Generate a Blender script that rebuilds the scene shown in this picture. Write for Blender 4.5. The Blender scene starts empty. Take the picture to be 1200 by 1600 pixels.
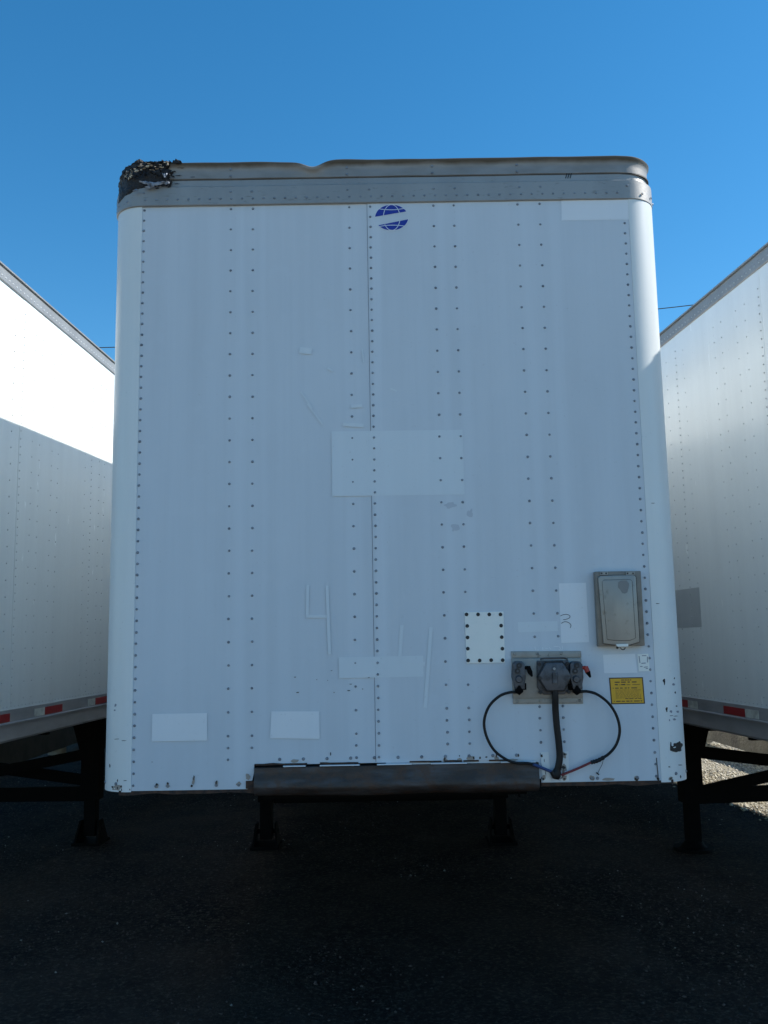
import bpy, bmesh, math, random
from mathutils import Vector, Matrix, noise
import numpy as np
C = bpy.context.scene
col = C.collection
R_ = random.Random(7)
# ------------------------------------------------------------------ camera
F_PX = 1430.5; PITCH = 0.13781; ROLL = -0.017913; YAW = 0.0039715
CAM = Vector((-0.04903, -4.10176, 1.67817))
_fw = Vector((math.sin(YAW)*math.cos(PITCH), math.cos(YAW)*math.cos(PITCH), math.sin(PITCH)))
_r = Vector((math.cos(YAW), -math.sin(YAW), 0)); _u = _r.cross(_fw)
_r2 = math.cos(ROLL)*_r + math.sin(ROLL)*_u; _u2 = -math.sin(ROLL)*_r + math.cos(ROLL)*_u
cd = bpy.data.cameras.new('camera'); cam = bpy.data.objects.new('camera', cd); col.objects.link(cam)
cd.sensor_fit = 'VERTICAL'; cd.sensor_height = 36; cd.sensor_width = 27; cd.lens = F_PX/1600*36
cd.clip_end = 2000; cd.clip_start = .05
m = Matrix((_r2, _u2, -_fw)).transposed().to_4x4(); m.translation = CAM
cam.matrix_world = m; C.camera = cam
# ------------------------------------------------------------------ light
SUN_EL = math.radians(42); SUN_AZ = math.radians(4)      # azimuth measured from +x towards +y
sdir = Vector((math.cos(SUN_AZ)*math.cos(SUN_EL), math.sin(SUN_AZ)*math.cos(SUN_EL), math.sin(SUN_EL)))
w = bpy.data.worlds.new('World'); C.world = w; w.use_nodes = True
nt = w.node_tree; nt.nodes.clear()
sky = nt.nodes.new('ShaderNodeTexSky'); sky.sky_type = 'NISHITA'; sky.sun_disc = False
sky.sun_elevation = SUN_EL; sky.sun_rotation = math.pi/2 - SUN_AZ
sky.air_density = 1.0; sky.dust_density = 0.15; sky.ozone_density = 3.0; sky.altitude = 600
hs = nt.nodes.new('ShaderNodeHueSaturation'); hs.inputs['Saturation'].default_value = 1.31; hs.inputs['Hue'].default_value = .491
bg = nt.nodes.new('ShaderNodeBackground'); bg.inputs['Strength'].default_value = 0.15
ow = nt.nodes.new('ShaderNodeOutputWorld')
nt.links.new(sky.outputs[0], hs.inputs['Color']); nt.links.new(hs.outputs[0], bg.inputs[0]); nt.links.new(bg.outputs[0], ow.inputs[0])
sl = bpy.data.lights.new('sun', 'SUN'); sl.energy = 5.0; sl.angle = math.radians(.53); sl.color = (1, .95, .87)
so = bpy.data.objects.new('sun', sl); col.objects.link(so)
so.rotation_euler = sdir.to_track_quat('Z', 'Y').to_euler(); so.location = (20, 8, 20)
C.view_settings.view_transform = 'Standard'; C.view_settings.look = 'None'
C.view_settings.gamma = 1; C.view_settings.use_curve_mapping = False; C.view_settings.exposure = 0.3

def FP(u, v, y=0.0):
    """photo pixel -> (x, z) on the plane of constant y (the flat trailer front is y = 0)"""
    d = _fw + _r2*((u-600)/F_PX) - _u2*((v-800)/F_PX)
    t = (y-CAM.y)/d.y; P = CAM + d*t
    return P.x, P.z
# ------------------------------------------------------------------ materials
class Mat:
    def __init__(s, name, base, rough=.5, metal=0.0):
        s.m = bpy.data.materials.new(name); s.m.use_nodes = True; s.t = s.m.node_tree
        s.b = s.t.nodes['Principled BSDF']
        s.b.inputs['Base Color'].default_value = (*base, 1); s.b.inputs['Roughness'].default_value = rough
        s.b.inputs['Metallic'].default_value = metal
        s.col = None; s.base = base
        s.tc = s.t.nodes.new('ShaderNodeTexCoord')
    def mapped(s, scale):
        mp = s.t.nodes.new('ShaderNodeMapping'); mp.inputs['Scale'].default_value = scale
        s.t.links.new(s.tc.outputs['Object'], mp.inputs[0]); return mp.outputs[0]
    def noise(s, scale, detail=4, sc3=(1, 1, 1), rough=.55):
        n = s.t.nodes.new('ShaderNodeTexNoise'); n.inputs['Scale'].default_value = scale
        n.inputs['Detail'].default_value = detail; n.inputs['Roughness'].default_value = rough
        s.t.links.new(s.mapped(sc3), n.inputs['Vector']); return n.outputs['Fac']
    def ramp(s, fac, stops, interp='LINEAR'):
        r = s.t.nodes.new('ShaderNodeValToRGB'); r.color_ramp.interpolation = interp
        e = r.color_ramp.elements
        while len(e) < len(stops): e.new(.5)
        for q, (p, c) in zip(e, stops):
            q.position = p; q.color = (c, c, c, 1) if isinstance(c, (int, float)) else (*c, 1)
        s.t.links.new(fac, r.inputs[0]); return r.outputs[0]
    def mix(s, fac, color):
        """blend the running colour towards color by fac"""
        x = s.t.nodes.new('ShaderNodeMix'); x.data_type = 'RGBA'
        s.t.links.new(fac, x.inputs[0])
        if s.col is None: x.inputs[6].default_value = (*s.base, 1)
        else: s.t.links.new(s.col, x.inputs[6])
        if isinstance(color, tuple): x.inputs[7].default_value = (*color, 1)
        else: s.t.links.new(color, x.inputs[7])
        s.col = x.outputs[2]; s.t.links.new(s.col, s.b.inputs['Base Color']); return s
    def rough(s, fac, lo, hi):
        r = s.t.nodes.new('ShaderNodeMapRange'); s.t.links.new(fac, r.inputs[0])
        r.inputs[3].default_value = lo; r.inputs[4].default_value = hi
        s.t.links.new(r.outputs[0], s.b.inputs['Roughness']); return s
    def bump(s, fac, strength=.2, dist=.01):
        b = s.t.nodes.new('ShaderNodeBump'); b.inputs['Strength'].default_value = strength
        b.inputs['Distance'].default_value = dist; s.t.links.new(fac, b.inputs['Height'])
        if s.b.inputs['Normal'].is_linked: s.t.links.new(s.b.inputs['Normal'].links[0].from_socket, b.inputs['Normal'])
        s.t.links.new(b.outputs[0], s.b.inputs['Normal']); return s

def white_paint(name, base, streak=.07, rough=.38, bands=None):
    M = Mat(name, base, rough)
    dk = tuple(c*(1-streak) for c in base); lt = tuple(min(.95, c*(1+streak*.6)) for c in base)
    M.mix(M.ramp(M.noise(3.2, 5, (3, 3, .18)), [(.35, 0), (.7, 1)]), dk)
    M.mix(M.ramp(M.noise(1.1, 4, (1, 1, .7)), [(.48, 0), (.75, .8)]), lt)
    if bands:
        sp = M.t.nodes.new('ShaderNodeSeparateXYZ'); M.t.links.new(M.tc.outputs['Object'], sp.inputs[0])
        mr = M.t.nodes.new('ShaderNodeMapRange'); mr.inputs[1].default_value = -1.3; mr.inputs[2].default_value = 1.3
        M.t.links.new(sp.outputs[0], mr.inputs[0])
        st = []
        for a, b_, k in bands:
            A = (a+1.3)/2.6; B = (b_+1.3)/2.6; e = .004
            st += [(A-e, 0.0), (A+e, k), (B-e, k), (B+e, 0.0)]
        M.mix(M.ramp(mr.outputs[0], st), lt)
    M.mix(M.ramp(M.noise(5, 4, (7, 7, .10), .65), [(.5, 0), (.75, .45)]), dk)
    M.mix(M.ramp(M.noise(9, 6, (1, 1, 1), .7), [(.55, 0), (.72, .4)]), lt)
    M.mix(M.ramp(M.noise(60, 3), [(.66, 0), (.8, .25)]), (.30, .30, .31))
    M.rough(M.noise(6, 4, (2, 2, .5)), rough-.08, rough+.14)
    M.bump(M.noise(2.2, 2, (1, 1, .5)), .25, .02)
    M.bump(M.noise(420, 2), .06, .002)
    return M.m
WB = (.67, .70, .72)
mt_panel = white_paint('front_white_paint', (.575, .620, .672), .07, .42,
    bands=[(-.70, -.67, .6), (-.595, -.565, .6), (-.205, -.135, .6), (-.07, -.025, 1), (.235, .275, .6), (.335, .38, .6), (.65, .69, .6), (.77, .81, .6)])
mt_post = white_paint('corner_white_paint', (.70, .725, .725), .05, .33)
mt_patch = white_paint('unfaded_white_paint', (.725, .75, .785), .03, .35)
mt_faint = white_paint('slightly_fresher_white', (.63, .68, .722), .04, .4)
mt_cover = white_paint('cover_plate_paint', (.80, .80, .76), .03, .4)
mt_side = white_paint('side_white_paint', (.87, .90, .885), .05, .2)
mt_dull = white_paint('dull_square_paint', (.50, .52, .52), .04, .5)

M = Mat('weathered_aluminium', (.33, .325, .315), .5, .35)
M.mix(M.ramp(M.noise(4, 6, (1, 1, .3)), [(.4, 0), (.75, .7)]), (.22, .215, .21))
M.mix(M.ramp(M.noise(26, 5, (1, 1, 4)), [(.6, 0), (.78, .7)]), (.16, .145, .13))
M.bump(M.noise(7, 3), .25, .01); M.bump(M.noise(120, 3), .1, .003); mt_alu = M.m
M = Mat('dirty_roof_lip', (.27, .265, .26), .55, .35)
M.mix(M.ramp(M.noise(5, 6, (1, 1, 3)), [(.4, 0), (.7, .6)]), (.17, .16, .15))
sp_ = M.t.nodes.new('ShaderNodeSeparateXYZ'); M.t.links.new(M.tc.outputs['Object'], sp_.inputs[0])
ad = M.t.nodes.new('ShaderNodeMath'); ad.operation = 'MULTIPLY_ADD'; M.t.links.new(M.noise(8, 4, (1, 1, .3)), ad.inputs[0]); ad.inputs[1].default_value = .03; M.t.links.new(sp_.outputs[2], ad.inputs[2])
mr_ = M.t.nodes.new('ShaderNodeMapRange'); M.t.links.new(ad.outputs[0], mr_.inputs[0]); mr_.inputs[1].default_value = 3.922; mr_.inputs[2].default_value = 3.940; mr_.inputs[4].default_value = .92
M.mix(mr_.outputs[0], (.065, .052, .036))
M.bump(M.noise(9, 3), .3, .012); mt_lip = M.m
M = Mat('rail_aluminium', (.46, .45, .45), .45, .3)
M.mix(M.ramp(M.noise(8, 6, (1, .3, 1)), [(.45, 0), (.8, .7)]), (.25, .24, .24))
M.bump(M.noise(14, 3), .2, .008); mt_rail = M.m
M = Mat('rusty_dark_steel', (.034, .026, .023), .5, .25)
M.mix(M.ramp(M.noise(3, 5, (1, 1, 6)), [(.46, 0), (.66, .7)]), (.10, .098, .105))  # pale streaks painted in as highlights on the steel edge
M.mix(M.ramp(M.noise(11, 6, (1, 1, 1), .7), [(.48, 0), (.62, .85)]), (.070, .036, .022))
M.rough(M.noise(9, 4), .3, .7); M.bump(M.noise(26, 4), .5, .012); mt_steel = M.m
M = Mat('black_greasy_steel', (.0025, .0025, .0028), .8, 0); M.b.inputs['Specular IOR Level'].default_value = .1
M.mix(M.ramp(M.noise(12, 5), [(.5, 0), (.7, .6)]), (.006, .005, .0045)); mt_black = M.m
M = Mat('rust', (.075, .035, .02), .8)
M.mix(M.ramp(M.noise(40, 5), [(.4, 0), (.65, 1)]), (.02, .014, .012)); M.bump(M.noise(60, 3), .6, .006); mt_rust = M.m
M = Mat('rivet_metal', (.24, .265, .30), .5, .3); M.mix(M.ramp(M.noise(30, 2), [(.45, 0), (.6, .7)]), (.13, .145, .17)); mt_rivet = M.m
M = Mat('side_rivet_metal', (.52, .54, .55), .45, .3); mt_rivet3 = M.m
M = Mat('sunlit_side_rivet', (.70, .71, .71), .4); mt_rivet4 = M.m  # paler copy for the left wall, sun wash-out put into the colour
M = Mat('light_rivet_metal', (.30, .30, .30), .45, .5); mt_rivet2 = M.m
M = Mat('dark_bolt', (.02, .018, .018), .6, 0); mt_bolt = M.m
M = Mat('black_rubber', (.008, .008, .009), .5); M.b.inputs['Specular IOR Level'].default_value = .3; M.bump(M.noise(90, 2), .15, .002); mt_rub = M.m
M = Mat('blue_hose', (.02, .05, .16), .5); mt_bhose = M.m
M = Mat('red_hose', (.20, .025, .03), .5); mt_rhose = M.m
M = Mat('galvanised_plate', (.33, .32, .30), .5, .45)
M.mix(M.ramp(M.noise(7, 6), [(.4, 0), (.7, .8)]), (.19, .175, .16)); M.mix(M.ramp(M.noise(45, 4), [(.62, 0), (.75, .8)]), (.08, .07, .065))
M.bump(M.noise(10, 3), .3, .006); mt_galv = M.m
M = Mat('cast_metal', (.10, .10, .11), .5, .5); M.mix(M.ramp(M.noise(38, 4), [(.45, 0), (.65, .9)]), (.045, .045, .05)); M.bump(M.noise(60, 3), .4, .004); mt_cast = M.m
M = Mat('red_plastic', (.35, .03, .02), .5); mt_redp = M.m
M = Mat('blue_decal', (.012, .03, .30), .4); mt_blue = M.m
M = Mat('white_decal', (.66, .70, .76), .4); mt_wdec = M.m
M = Mat('yellow_label', (.72, .38, .015), .5); M.mix(M.ramp(M.noise(30, 4), [(.5, 0), (.75, .4)]), (.55, .27, .02)); mt_yel = M.m
M = Mat('label_print', (.05, .03, .015), .6); mt_ink = M.m
M = Mat('label_faint_print', (.30, .15, .02), .6); mt_ink2 = M.m
M = Mat('marker_ink', (.03, .03, .04), .5); mt_mark = M.m
M = Mat('grey_print', (.22, .23, .28), .5); mt_gprint = M.m
M = Mat('document_box_plastic', (.35, .325, .29), .4, .3)
M.mix(M.ramp(M.noise(4, 5, (3, 3, 1)), [(.4, 0), (.7, .7)]), (.25, .235, .215)); M.mix(M.ramp(M.noise(30, 5), [(.6, 0), (.75, .6)]), (.17, .14, .11))
M.bump(M.noise(12, 3), .2, .005); mt_box = M.m
M = Mat('box_frame_dirty', (.24, .205, .17), .5, .1); M.mix(M.ramp(M.noise(14, 5), [(.4, 0), (.7, .8)]), (.13, .11, .09)); mt_frame = M.m
M = Mat('box_worn_spot', (.21, .205, .20), .5); mt_spot = M.m
M = Mat('black_roof_tar', (.011, .011, .014), .6)
M.mix(M.ramp(M.noise(13, 6, (1, 1, 2.5), .7), [(.61, 0), (.67, .7)]), (.075, .09, .12))
M.bump(M.noise(26, 5), 1.0, .03); mt_tar = M.m
M = Mat('chalky_flakes', (.55, .48, .38), .8); M.mix(M.ramp(M.noise(50, 3), [(.4, 0), (.6, .8)]), (.14, .11, .08)); mt_flake = M.m
M = Mat('torn_bare_metal', (.27, .30, .36), .6, .2); M.mix(M.ramp(M.noise(25, 5), [(.45, 0), (.6, .9)]), (.05, .055, .07)); M.bump(M.noise(30, 4), .8, .02); mt_torn = M.m
M = Mat('red_reflector', (.38, .015, .02), .3); M.mix(M.ramp(M.noise(30, 3), [(.5, 0), (.7, .5)]), (.22, .02, .02)); mt_rrefl = M.m
M = Mat('silver_reflector', (.68, .69, .62), .35); M.mix(M.ramp(M.noise(18, 4), [(.45, 0), (.65, .8)]), (.42, .42, .38)); mt_wrefl = M.m
M = Mat('roof_sheet', (.7, .7, .68), .4); mt_roof = M.m
M = Mat('wood_floor_underside', (.012, .011, .010), .9); mt_under = M.m
M = Mat('tyre_rubber', (.02, .02, .02), .75); mt_tyre = M.m
M = Mat('wheel_rim', (.5, .5, .5), .4, .6); mt_rim = M.m
M = Mat('tail_lamp', (.4, .01, .01), .25); mt_lamp = M.m
M = Mat('barrier_concrete', (.33, .29, .235), .9)
M.mix(M.ramp(M.noise(3, 6), [(.4, 0), (.7, .8)]), (.17, .15, .13)); M.mix(M.ramp(M.noise(9, 5), [(.66, 0), (.72, .9)]), (.07, .05, .04))
M.bump(M.noise(20, 5), .6, .03); mt_conc = M.m

M = Mat('shaded_concrete', (.07, .062, .052), .9); M.mix(M.ramp(M.noise(5, 5), [(.4, 0), (.7, .8)]), (.04, .036, .03)); mt_conc2 = M.m  # darker copy of the barrier concrete, shade put into the colour
M = Mat('rust_stain', (.34, .29, .25), .7); mt_stain = M.m
# ------------------------------------------------------------------ mesh helpers
class MB:
    def __init__(s): s.v = []; s.f = []; s.mi = []; s.smooth = False
    def add(s, vs, fs, mi=0):
        o = len(s.v); s.v += [tuple(q) for q in vs]; s.f += [tuple(i+o for i in f) for f in fs]; s.mi += [mi]*len(fs)
    def box(s, a, b, mi=0):
        (x0, y0, z0), (x1, y1, z1) = a, b
        s.add([(x0,y0,z0),(x1,y0,z0),(x1,y1,z0),(x0,y1,z0),(x0,y0,z1),(x1,y0,z1),(x1,y1,z1),(x0,y1,z1)],
              [(0,3,2,1),(4,5,6,7),(0,1,5,4),(1,2,6,5),(2,3,7,6),(3,0,4,7)], mi)
    def prism(s, poly, y0, y1, mi=0):
        """polygon of (x, z) points (counter-clockwise seen from -y), extruded from front y0 to back y1"""
        n = len(poly)
        s.add([(x, y0, z) for x, z in poly]+[(x, y1, z) for x, z in poly],
              [tuple(range(n)), tuple(range(2*n-1, n-1, -1))]+[((i+1) % n, i, i+n, (i+1) % n+n) for i in range(n)], mi)
    def sheet(s, poly, y, mi=0):
        s.add([(x, y, z) for x, z in poly], [tuple(range(len(poly)))], mi)
    def bar(s, p, q, w_, h_, mi=0):
        p = Vector(p); q = Vector(q); d = (q-p).normalized()
        up = Vector((0, 0, 1)) if abs(d.z) < .95 else Vector((0, 1, 0))
        a = d.cross(up).normalized()*w_/2; b = a.cross(d).normalized()*h_/2
        vs = [p-a-b, p+a-b, p+a+b, p-a+b, q-a-b, q+a-b, q+a+b, q-a+b]
        s.add(vs, [(0,1,2,3),(7,6,5,4),(0,4,5,1),(1,5,6,2),(2,6,7,3),(3,7,4,0)], mi)
    def tube(s, pts, rad, n=10, mi=0):
        P = [Vector(q) for q in pts]; rs = rad if isinstance(rad, (list, tuple)) else [rad]*len(P)
        rings = []; prev = None
        for i, q in enumerate(P):
            d = (P[min(i+1, len(P)-1)]-P[max(i-1, 0)]).normalized()
            a = prev - d*prev.dot(d) if prev is not None else d.orthogonal()
            a.normalize(); prev = a; b = d.cross(a)
            rings.append([q+(a*math.cos(t)+b*math.sin(t))*rs[i] for t in [2*math.pi*k/n for k in range(n)]])
        vs = [v for r in rings for v in r]; fs = []
        for i in range(len(P)-1):
            for k in range(n): fs.append((i*n+k, i*n+(k+1) % n, (i+1)*n+(k+1) % n, (i+1)*n+k))
        fs += [tuple(range(n-1, -1, -1)), tuple(range((len(P)-1)*n, len(P)*n))]
        s.add(vs, fs, mi)
    def dome(s, c, nrm, r, h, n=6, mi=0):
        c = Vector(c); nrm = Vector(nrm).normalized(); a = nrm.orthogonal().normalized(); b = nrm.cross(a)
        r0 = [c+(a*math.cos(t)+b*math.sin(t))*r for t in [2*math.pi*k/n for k in range(n)]]
        r1 = [c+nrm*h+(a*math.cos(t)+b*math.sin(t))*r*.6 for t in [2*math.pi*k/n for k in range(n)]]
        s.add(r0+r1, [(k, (k+1) % n, (k+1) % n+n, k+n) for k in range(n)]+[tuple(range(n, 2*n))], mi)
    def sweep(s, path, section, zf=None, mi=0, closed=True):
        """path: (x,y,nx,ny); section: (outward offset, z) loop; zf(x, off, z) -> (off, z)"""
        k = len(section); vs = []
        for (x, y, nx, ny) in path:
            for (o, z) in section:
                if zf: o, z = zf(x, y, o, z)
                vs.append((x+nx*o, y+ny*o, z))
        fs = []
        for i in range(len(path)-1):
            for j in range(k if closed else k-1):
                fs.append((i*k+j, (i+1)*k+j, (i+1)*k+(j+1) % k, i*k+(j+1) % k))
        if closed: fs += [tuple(range(k)), tuple(range(len(path)*k-1, (len(path)-1)*k-1, -1))]
        s.add(vs, fs, mi)
    def lathe(s, prof, origin, n=28, mi=0):
        """prof: (radius, x offset); axis along x"""
        ox, oy, oz = origin; k = len(prof); vs = []
        for i in range(n):
            t = 2*math.pi*i/n
            for r, x in prof: vs.append((ox+x, oy+r*math.cos(t), oz+r*math.sin(t)))
        fs = [(i*k+j, i*k+j+1, ((i+1) % n)*k+j+1, ((i+1) % n)*k+j) for i in range(n) for j in range(k-1)]
        s.add(vs, fs, mi)
    def mesh(s, name, mats, smooth=None, bevel=0):
        me = bpy.data.meshes.new(name); me.from_pydata(s.v, [], s.f)
        mats = mats if isinstance(mats, (list, tuple)) else [mats]
        for q in mats: me.materials.append(q)
        me.polygons.foreach_set('material_index', s.mi)
        bm = bmesh.new(); bm.from_mesh(me); bmesh.ops.recalc_face_normals(bm, faces=bm.faces)
        if bevel:
            ed = [e for e in bm.edges if len(e.link_faces) == 2 and e.calc_face_angle() > .5]
            bmesh.ops.bevel(bm, geom=ed, offset=bevel, segments=2, affect='EDGES', profile=.6)
        if smooth is not None:
            for f in bm.faces: f.smooth = True
            for e in bm.edges:
                if len(e.link_faces) == 2 and e.calc_face_angle() > math.radians(smooth): e.smooth = False
        bm.to_mesh(me); bm.free(); me.update(); return me
    def build(s, name, mats, parent=None, smooth=None, bevel=0, label=None, stuff=True):
        o = bpy.data.objects.new(name, s.mesh(name, mats, smooth, bevel)); col.objects.link(o)
        if parent: o.parent = parent
        if label: o['label'] = label
        if stuff: o['kind'] = 'stuff'
        return o
def link(name, me, parent, loc=(0, 0, 0), label=None):
    o = bpy.data.objects.new(name, me); col.objects.link(o); o.parent = parent; o.location = loc
    if label: o['label'] = label
    return o
def thing(name, label, cat, loc=(0, 0, 0), rz=0, group=None):
    o = bpy.data.objects.new(name, None); col.objects.link(o); o.location = loc; o.rotation_euler = (0, 0, rz)
    o['label'] = label; o['category'] = cat
    if group: o['group'] = group
    return o
def bez(pts, n=12):
    """Catmull-Rom through points"""
    P = [Vector(q) for q in pts]; P = [2*P[0]-P[1]]+P+[2*P[-1]-P[-2]]; out = []
    for i in range(1, len(P)-2):
        for k in range(n):
            t = k/n; a, b, c, d = P[i-1], P[i], P[i+1], P[i+2]
            out.append(.5*((2*b)+(c-a)*t+(2*a-5*b+4*c-d)*t*t+(3*b-a-3*c+d)*t**3))
    out.append(P[-2]); return out

# ------------------------------------------------------------------ the ground
g = bpy.data.meshes.new('ground')
xs = sorted(set([-400, -150, -60, -30, -16]+[i*.25 for i in range(-48, 49)]+[16, 30, 60, 150, 400]))
ys = sorted(set([-400, -150, -60, -25, -12]+[i*.25 for i in range(-20, 61)]+[20, 30, 60, 150, 400]))
vs = []
for y in ys:
    for x in xs:
        k = 1 if (abs(x) < 12 and -5 < y < 15) else 0
        vs.append((x, y, k*(.022*noise.noise(Vector((x*.7, y*.7, 0)))+.010*noise.noise(Vector((x*2.3, y*2.3, 4)))-.012)))
nx = len(xs)
g.from_pydata(vs, [], [(j*nx+i, j*nx+i+1, (j+1)*nx+i+1, (j+1)*nx+i) for j in range(len(ys)-1) for i in range(nx-1)])
for p in g.polygons: p.use_smooth = True
M = Mat('lot_surface', (.55, .50, .38), .9)
M.mix(M.ramp(M.noise(26, 5), [(.38, 0), (.62, 1)]), (.34, .30, .22))
M.mix(M.ramp(M.noise(60, 3), [(.5, 0), (.7, 1)]), (.64, .59, .48))
sp = M.t.nodes.new('ShaderNodeSeparateXYZ'); M.t.links.new(M.tc.outputs['Object'], sp.inputs[0])
# dark asphalt lane, trailer shade put into its colour; pale gravel beyond and behind
def math_(op, a, b):
    q = M.t.nodes.new('ShaderNodeMath'); q.operation = op
    for i_, v_ in enumerate((a, b)):
        if isinstance(v_, (int, float)): q.inputs[i_].default_value = v_
        else: M.t.links.new(v_, q.inputs[i_])
    return q.outputs[0]
def edge(v_, lo, hi):
    r = M.t.nodes.new('ShaderNodeMapRange'); M.t.links.new(v_, r.inputs[0]); r.inputs[1].default_value = lo; r.inputs[2].default_value = hi; return r.outputs[0]
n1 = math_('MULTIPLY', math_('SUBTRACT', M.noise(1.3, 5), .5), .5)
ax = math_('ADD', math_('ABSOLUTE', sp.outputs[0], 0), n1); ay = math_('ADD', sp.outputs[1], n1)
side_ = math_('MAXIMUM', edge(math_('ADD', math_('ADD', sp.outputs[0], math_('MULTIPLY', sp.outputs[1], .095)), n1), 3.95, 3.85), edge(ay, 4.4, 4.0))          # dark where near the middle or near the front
dark_ = math_('MULTIPLY', math_('MULTIPLY', side_, edge(ay, 20, 19)), math_('MULTIPLY', edge(ay, -3.2, -2.8), edge(ax, 16, 14)))  # pale ground behind the camera added to bounce light onto the front
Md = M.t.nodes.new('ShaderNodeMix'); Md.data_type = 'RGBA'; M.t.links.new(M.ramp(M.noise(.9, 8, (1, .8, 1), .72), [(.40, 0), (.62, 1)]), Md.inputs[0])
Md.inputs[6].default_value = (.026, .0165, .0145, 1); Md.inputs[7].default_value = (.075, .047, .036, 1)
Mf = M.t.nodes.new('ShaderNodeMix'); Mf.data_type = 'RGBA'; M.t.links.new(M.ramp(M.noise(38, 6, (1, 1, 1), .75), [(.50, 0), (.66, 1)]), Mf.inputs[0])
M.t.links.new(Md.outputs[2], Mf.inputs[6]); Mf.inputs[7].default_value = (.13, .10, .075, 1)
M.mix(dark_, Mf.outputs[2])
M.bump(M.noise(22, 6, (1, 1, 1), .7), 1.0, .05); M.bump(M.noise(45, 5), .9, .03); M.bump(M.noise(150, 3), .5, .01)
M.b.inputs['Specular IOR Level'].default_value = .12
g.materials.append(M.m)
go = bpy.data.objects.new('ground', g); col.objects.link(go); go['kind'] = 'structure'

def pebbles(name, n, region, size, mats, label, seed, weights):
    rg = np.random.default_rng(seed)
    base = np.array([(1,0,0),(-1,0,0),(0,1,0),(0,-1,0),(0,0,1),(0,0,-1)], float)
    fc = np.array([(0,2,4),(2,1,4),(1,3,4),(3,0,4),(2,0,5),(1,2,5),(3,1,5),(0,3,5)])
    P = region(rg, n); n = len(P)
    s = size[0]*(size[1]/size[0])**(rg.random(n)**2)
    sc = s[:, None]*np.stack([rg.uniform(.7, 1.2, n), rg.uniform(.6, 1, n), rg.uniform(.4, .75, n)], 1)
    a = rg.uniform(0, 6.28, n); ca, sa = np.cos(a), np.sin(a)
    V = base[None]*sc[:, None]*rg.uniform(.75, 1.2, (n, 6, 1))
    X = V[:, :, 0]*ca[:, None]-V[:, :, 1]*sa[:, None]; Y = V[:, :, 0]*sa[:, None]+V[:, :, 1]*ca[:, None]
    V = np.stack([X+P[:, None, 0], Y+P[:, None, 1], V[:, :, 2]+P[:, None, 2]+sc[:, None, 2]*.3], 2).reshape(-1, 3)
    Fc = (fc[None]+np.arange(n)[:, None, None]*6).reshape(-1, 3)
    me = bpy.data.meshes.new(name); me.vertices.add(len(V)); me.vertices.foreach_set('co', V.ravel())
    me.loops.add(Fc.size); me.loops.foreach_set('vertex_index', Fc.ravel().astype(np.int32))
    me.polygons.add(len(Fc)); me.polygons.foreach_set('loop_start', np.arange(0, Fc.size, 3, dtype=np.int32))
    me.polygons.foreach_set('loop_total', np.full(len(Fc), 3, dtype=np.int32))
    me.polygons.foreach_set('material_index', np.repeat(rg.choice(len(mats), n, p=weights), 8).astype(np.int32))
    for q in mats: me.materials.append(q)
    me.update(); me.validate()
    o = bpy.data.objects.new(name, me); col.objects.link(o)
    o['kind'] = 'stuff'; o['label'] = label; o['category'] = 'gravel'
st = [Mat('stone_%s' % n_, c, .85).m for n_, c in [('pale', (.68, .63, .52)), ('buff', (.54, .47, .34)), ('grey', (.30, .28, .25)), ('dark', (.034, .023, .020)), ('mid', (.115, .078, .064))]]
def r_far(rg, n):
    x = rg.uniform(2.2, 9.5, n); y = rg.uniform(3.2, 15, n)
    k = (x+.095*(y-4.6)+rg.normal(0, .05, n) > 3.45) & (y+rg.normal(0, .15, n) > 4.1)  # pale stones kept to the sunlit side of the trailer's shadow edge
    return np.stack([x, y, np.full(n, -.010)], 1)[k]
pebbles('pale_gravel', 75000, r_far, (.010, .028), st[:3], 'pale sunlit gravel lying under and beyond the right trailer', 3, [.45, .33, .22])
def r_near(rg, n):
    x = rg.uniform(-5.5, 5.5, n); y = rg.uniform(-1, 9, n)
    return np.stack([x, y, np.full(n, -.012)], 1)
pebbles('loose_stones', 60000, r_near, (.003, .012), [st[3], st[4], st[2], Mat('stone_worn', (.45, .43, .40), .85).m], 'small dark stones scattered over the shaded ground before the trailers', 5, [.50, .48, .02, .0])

# ------------------------------------------------------------------ shared trailer pieces
W = 1.295; RC = .14; LEN = 16.15; SEAM = W-RC
def arc(side, n=10, extra=.25):
    """corner path from the flat front round to the side wall"""
    cx = side*SEAM; out = []
    for i in range(n+1):
        t = math.pi/2*i/n; nx_, ny_ = side*math.sin(t), -math.cos(t)
        out.append((cx+RC*nx_, RC+RC*ny_, nx_, ny_))
    if extra: out.append((side*W, RC+extra, side, 0))
    return out
def front_path(x0=-SEAM, x1=SEAM, n=60, left=True, right=True, extra=.25):
    p = []
    if left: p += arc(-1, 10, extra)[::-1]
    else: p.append((x0, 0, 0, -1))
    p += [(x0+(x1-x0)*i/n, 0, 0, -1) for i in range(1, n)]
    p += arc(1, 10, extra) if right else [(x1, 0, 0, -1)]
    return p
def rect_sec(z0, z1, o, th=.004): return [(o, z0), (o, z1), (o-th, z1), (o-th, z0)]
_cache = {}
def wheel_meshes():
    if 'w' not in _cache:
        a = MB(); a.lathe([(.30, -.10), (.42, -.125), (.49, -.11), (.515, -.08), (.515, .08), (.49, .11), (.42, .125), (.30, .10)], (0, 0, 0), 32)
        b = MB(); b.lathe([(.02, -.02), (.10, -.04), (.12, .0), (.26, .02), (.30, -.09), (.31, -.10), (.30, .10)], (0, 0, 0), 28)
        _cache['w'] = (a.mesh('tyre', mt_tyre, 30), b.mesh('rim', mt_rim, 40))
    return _cache['w']
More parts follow.
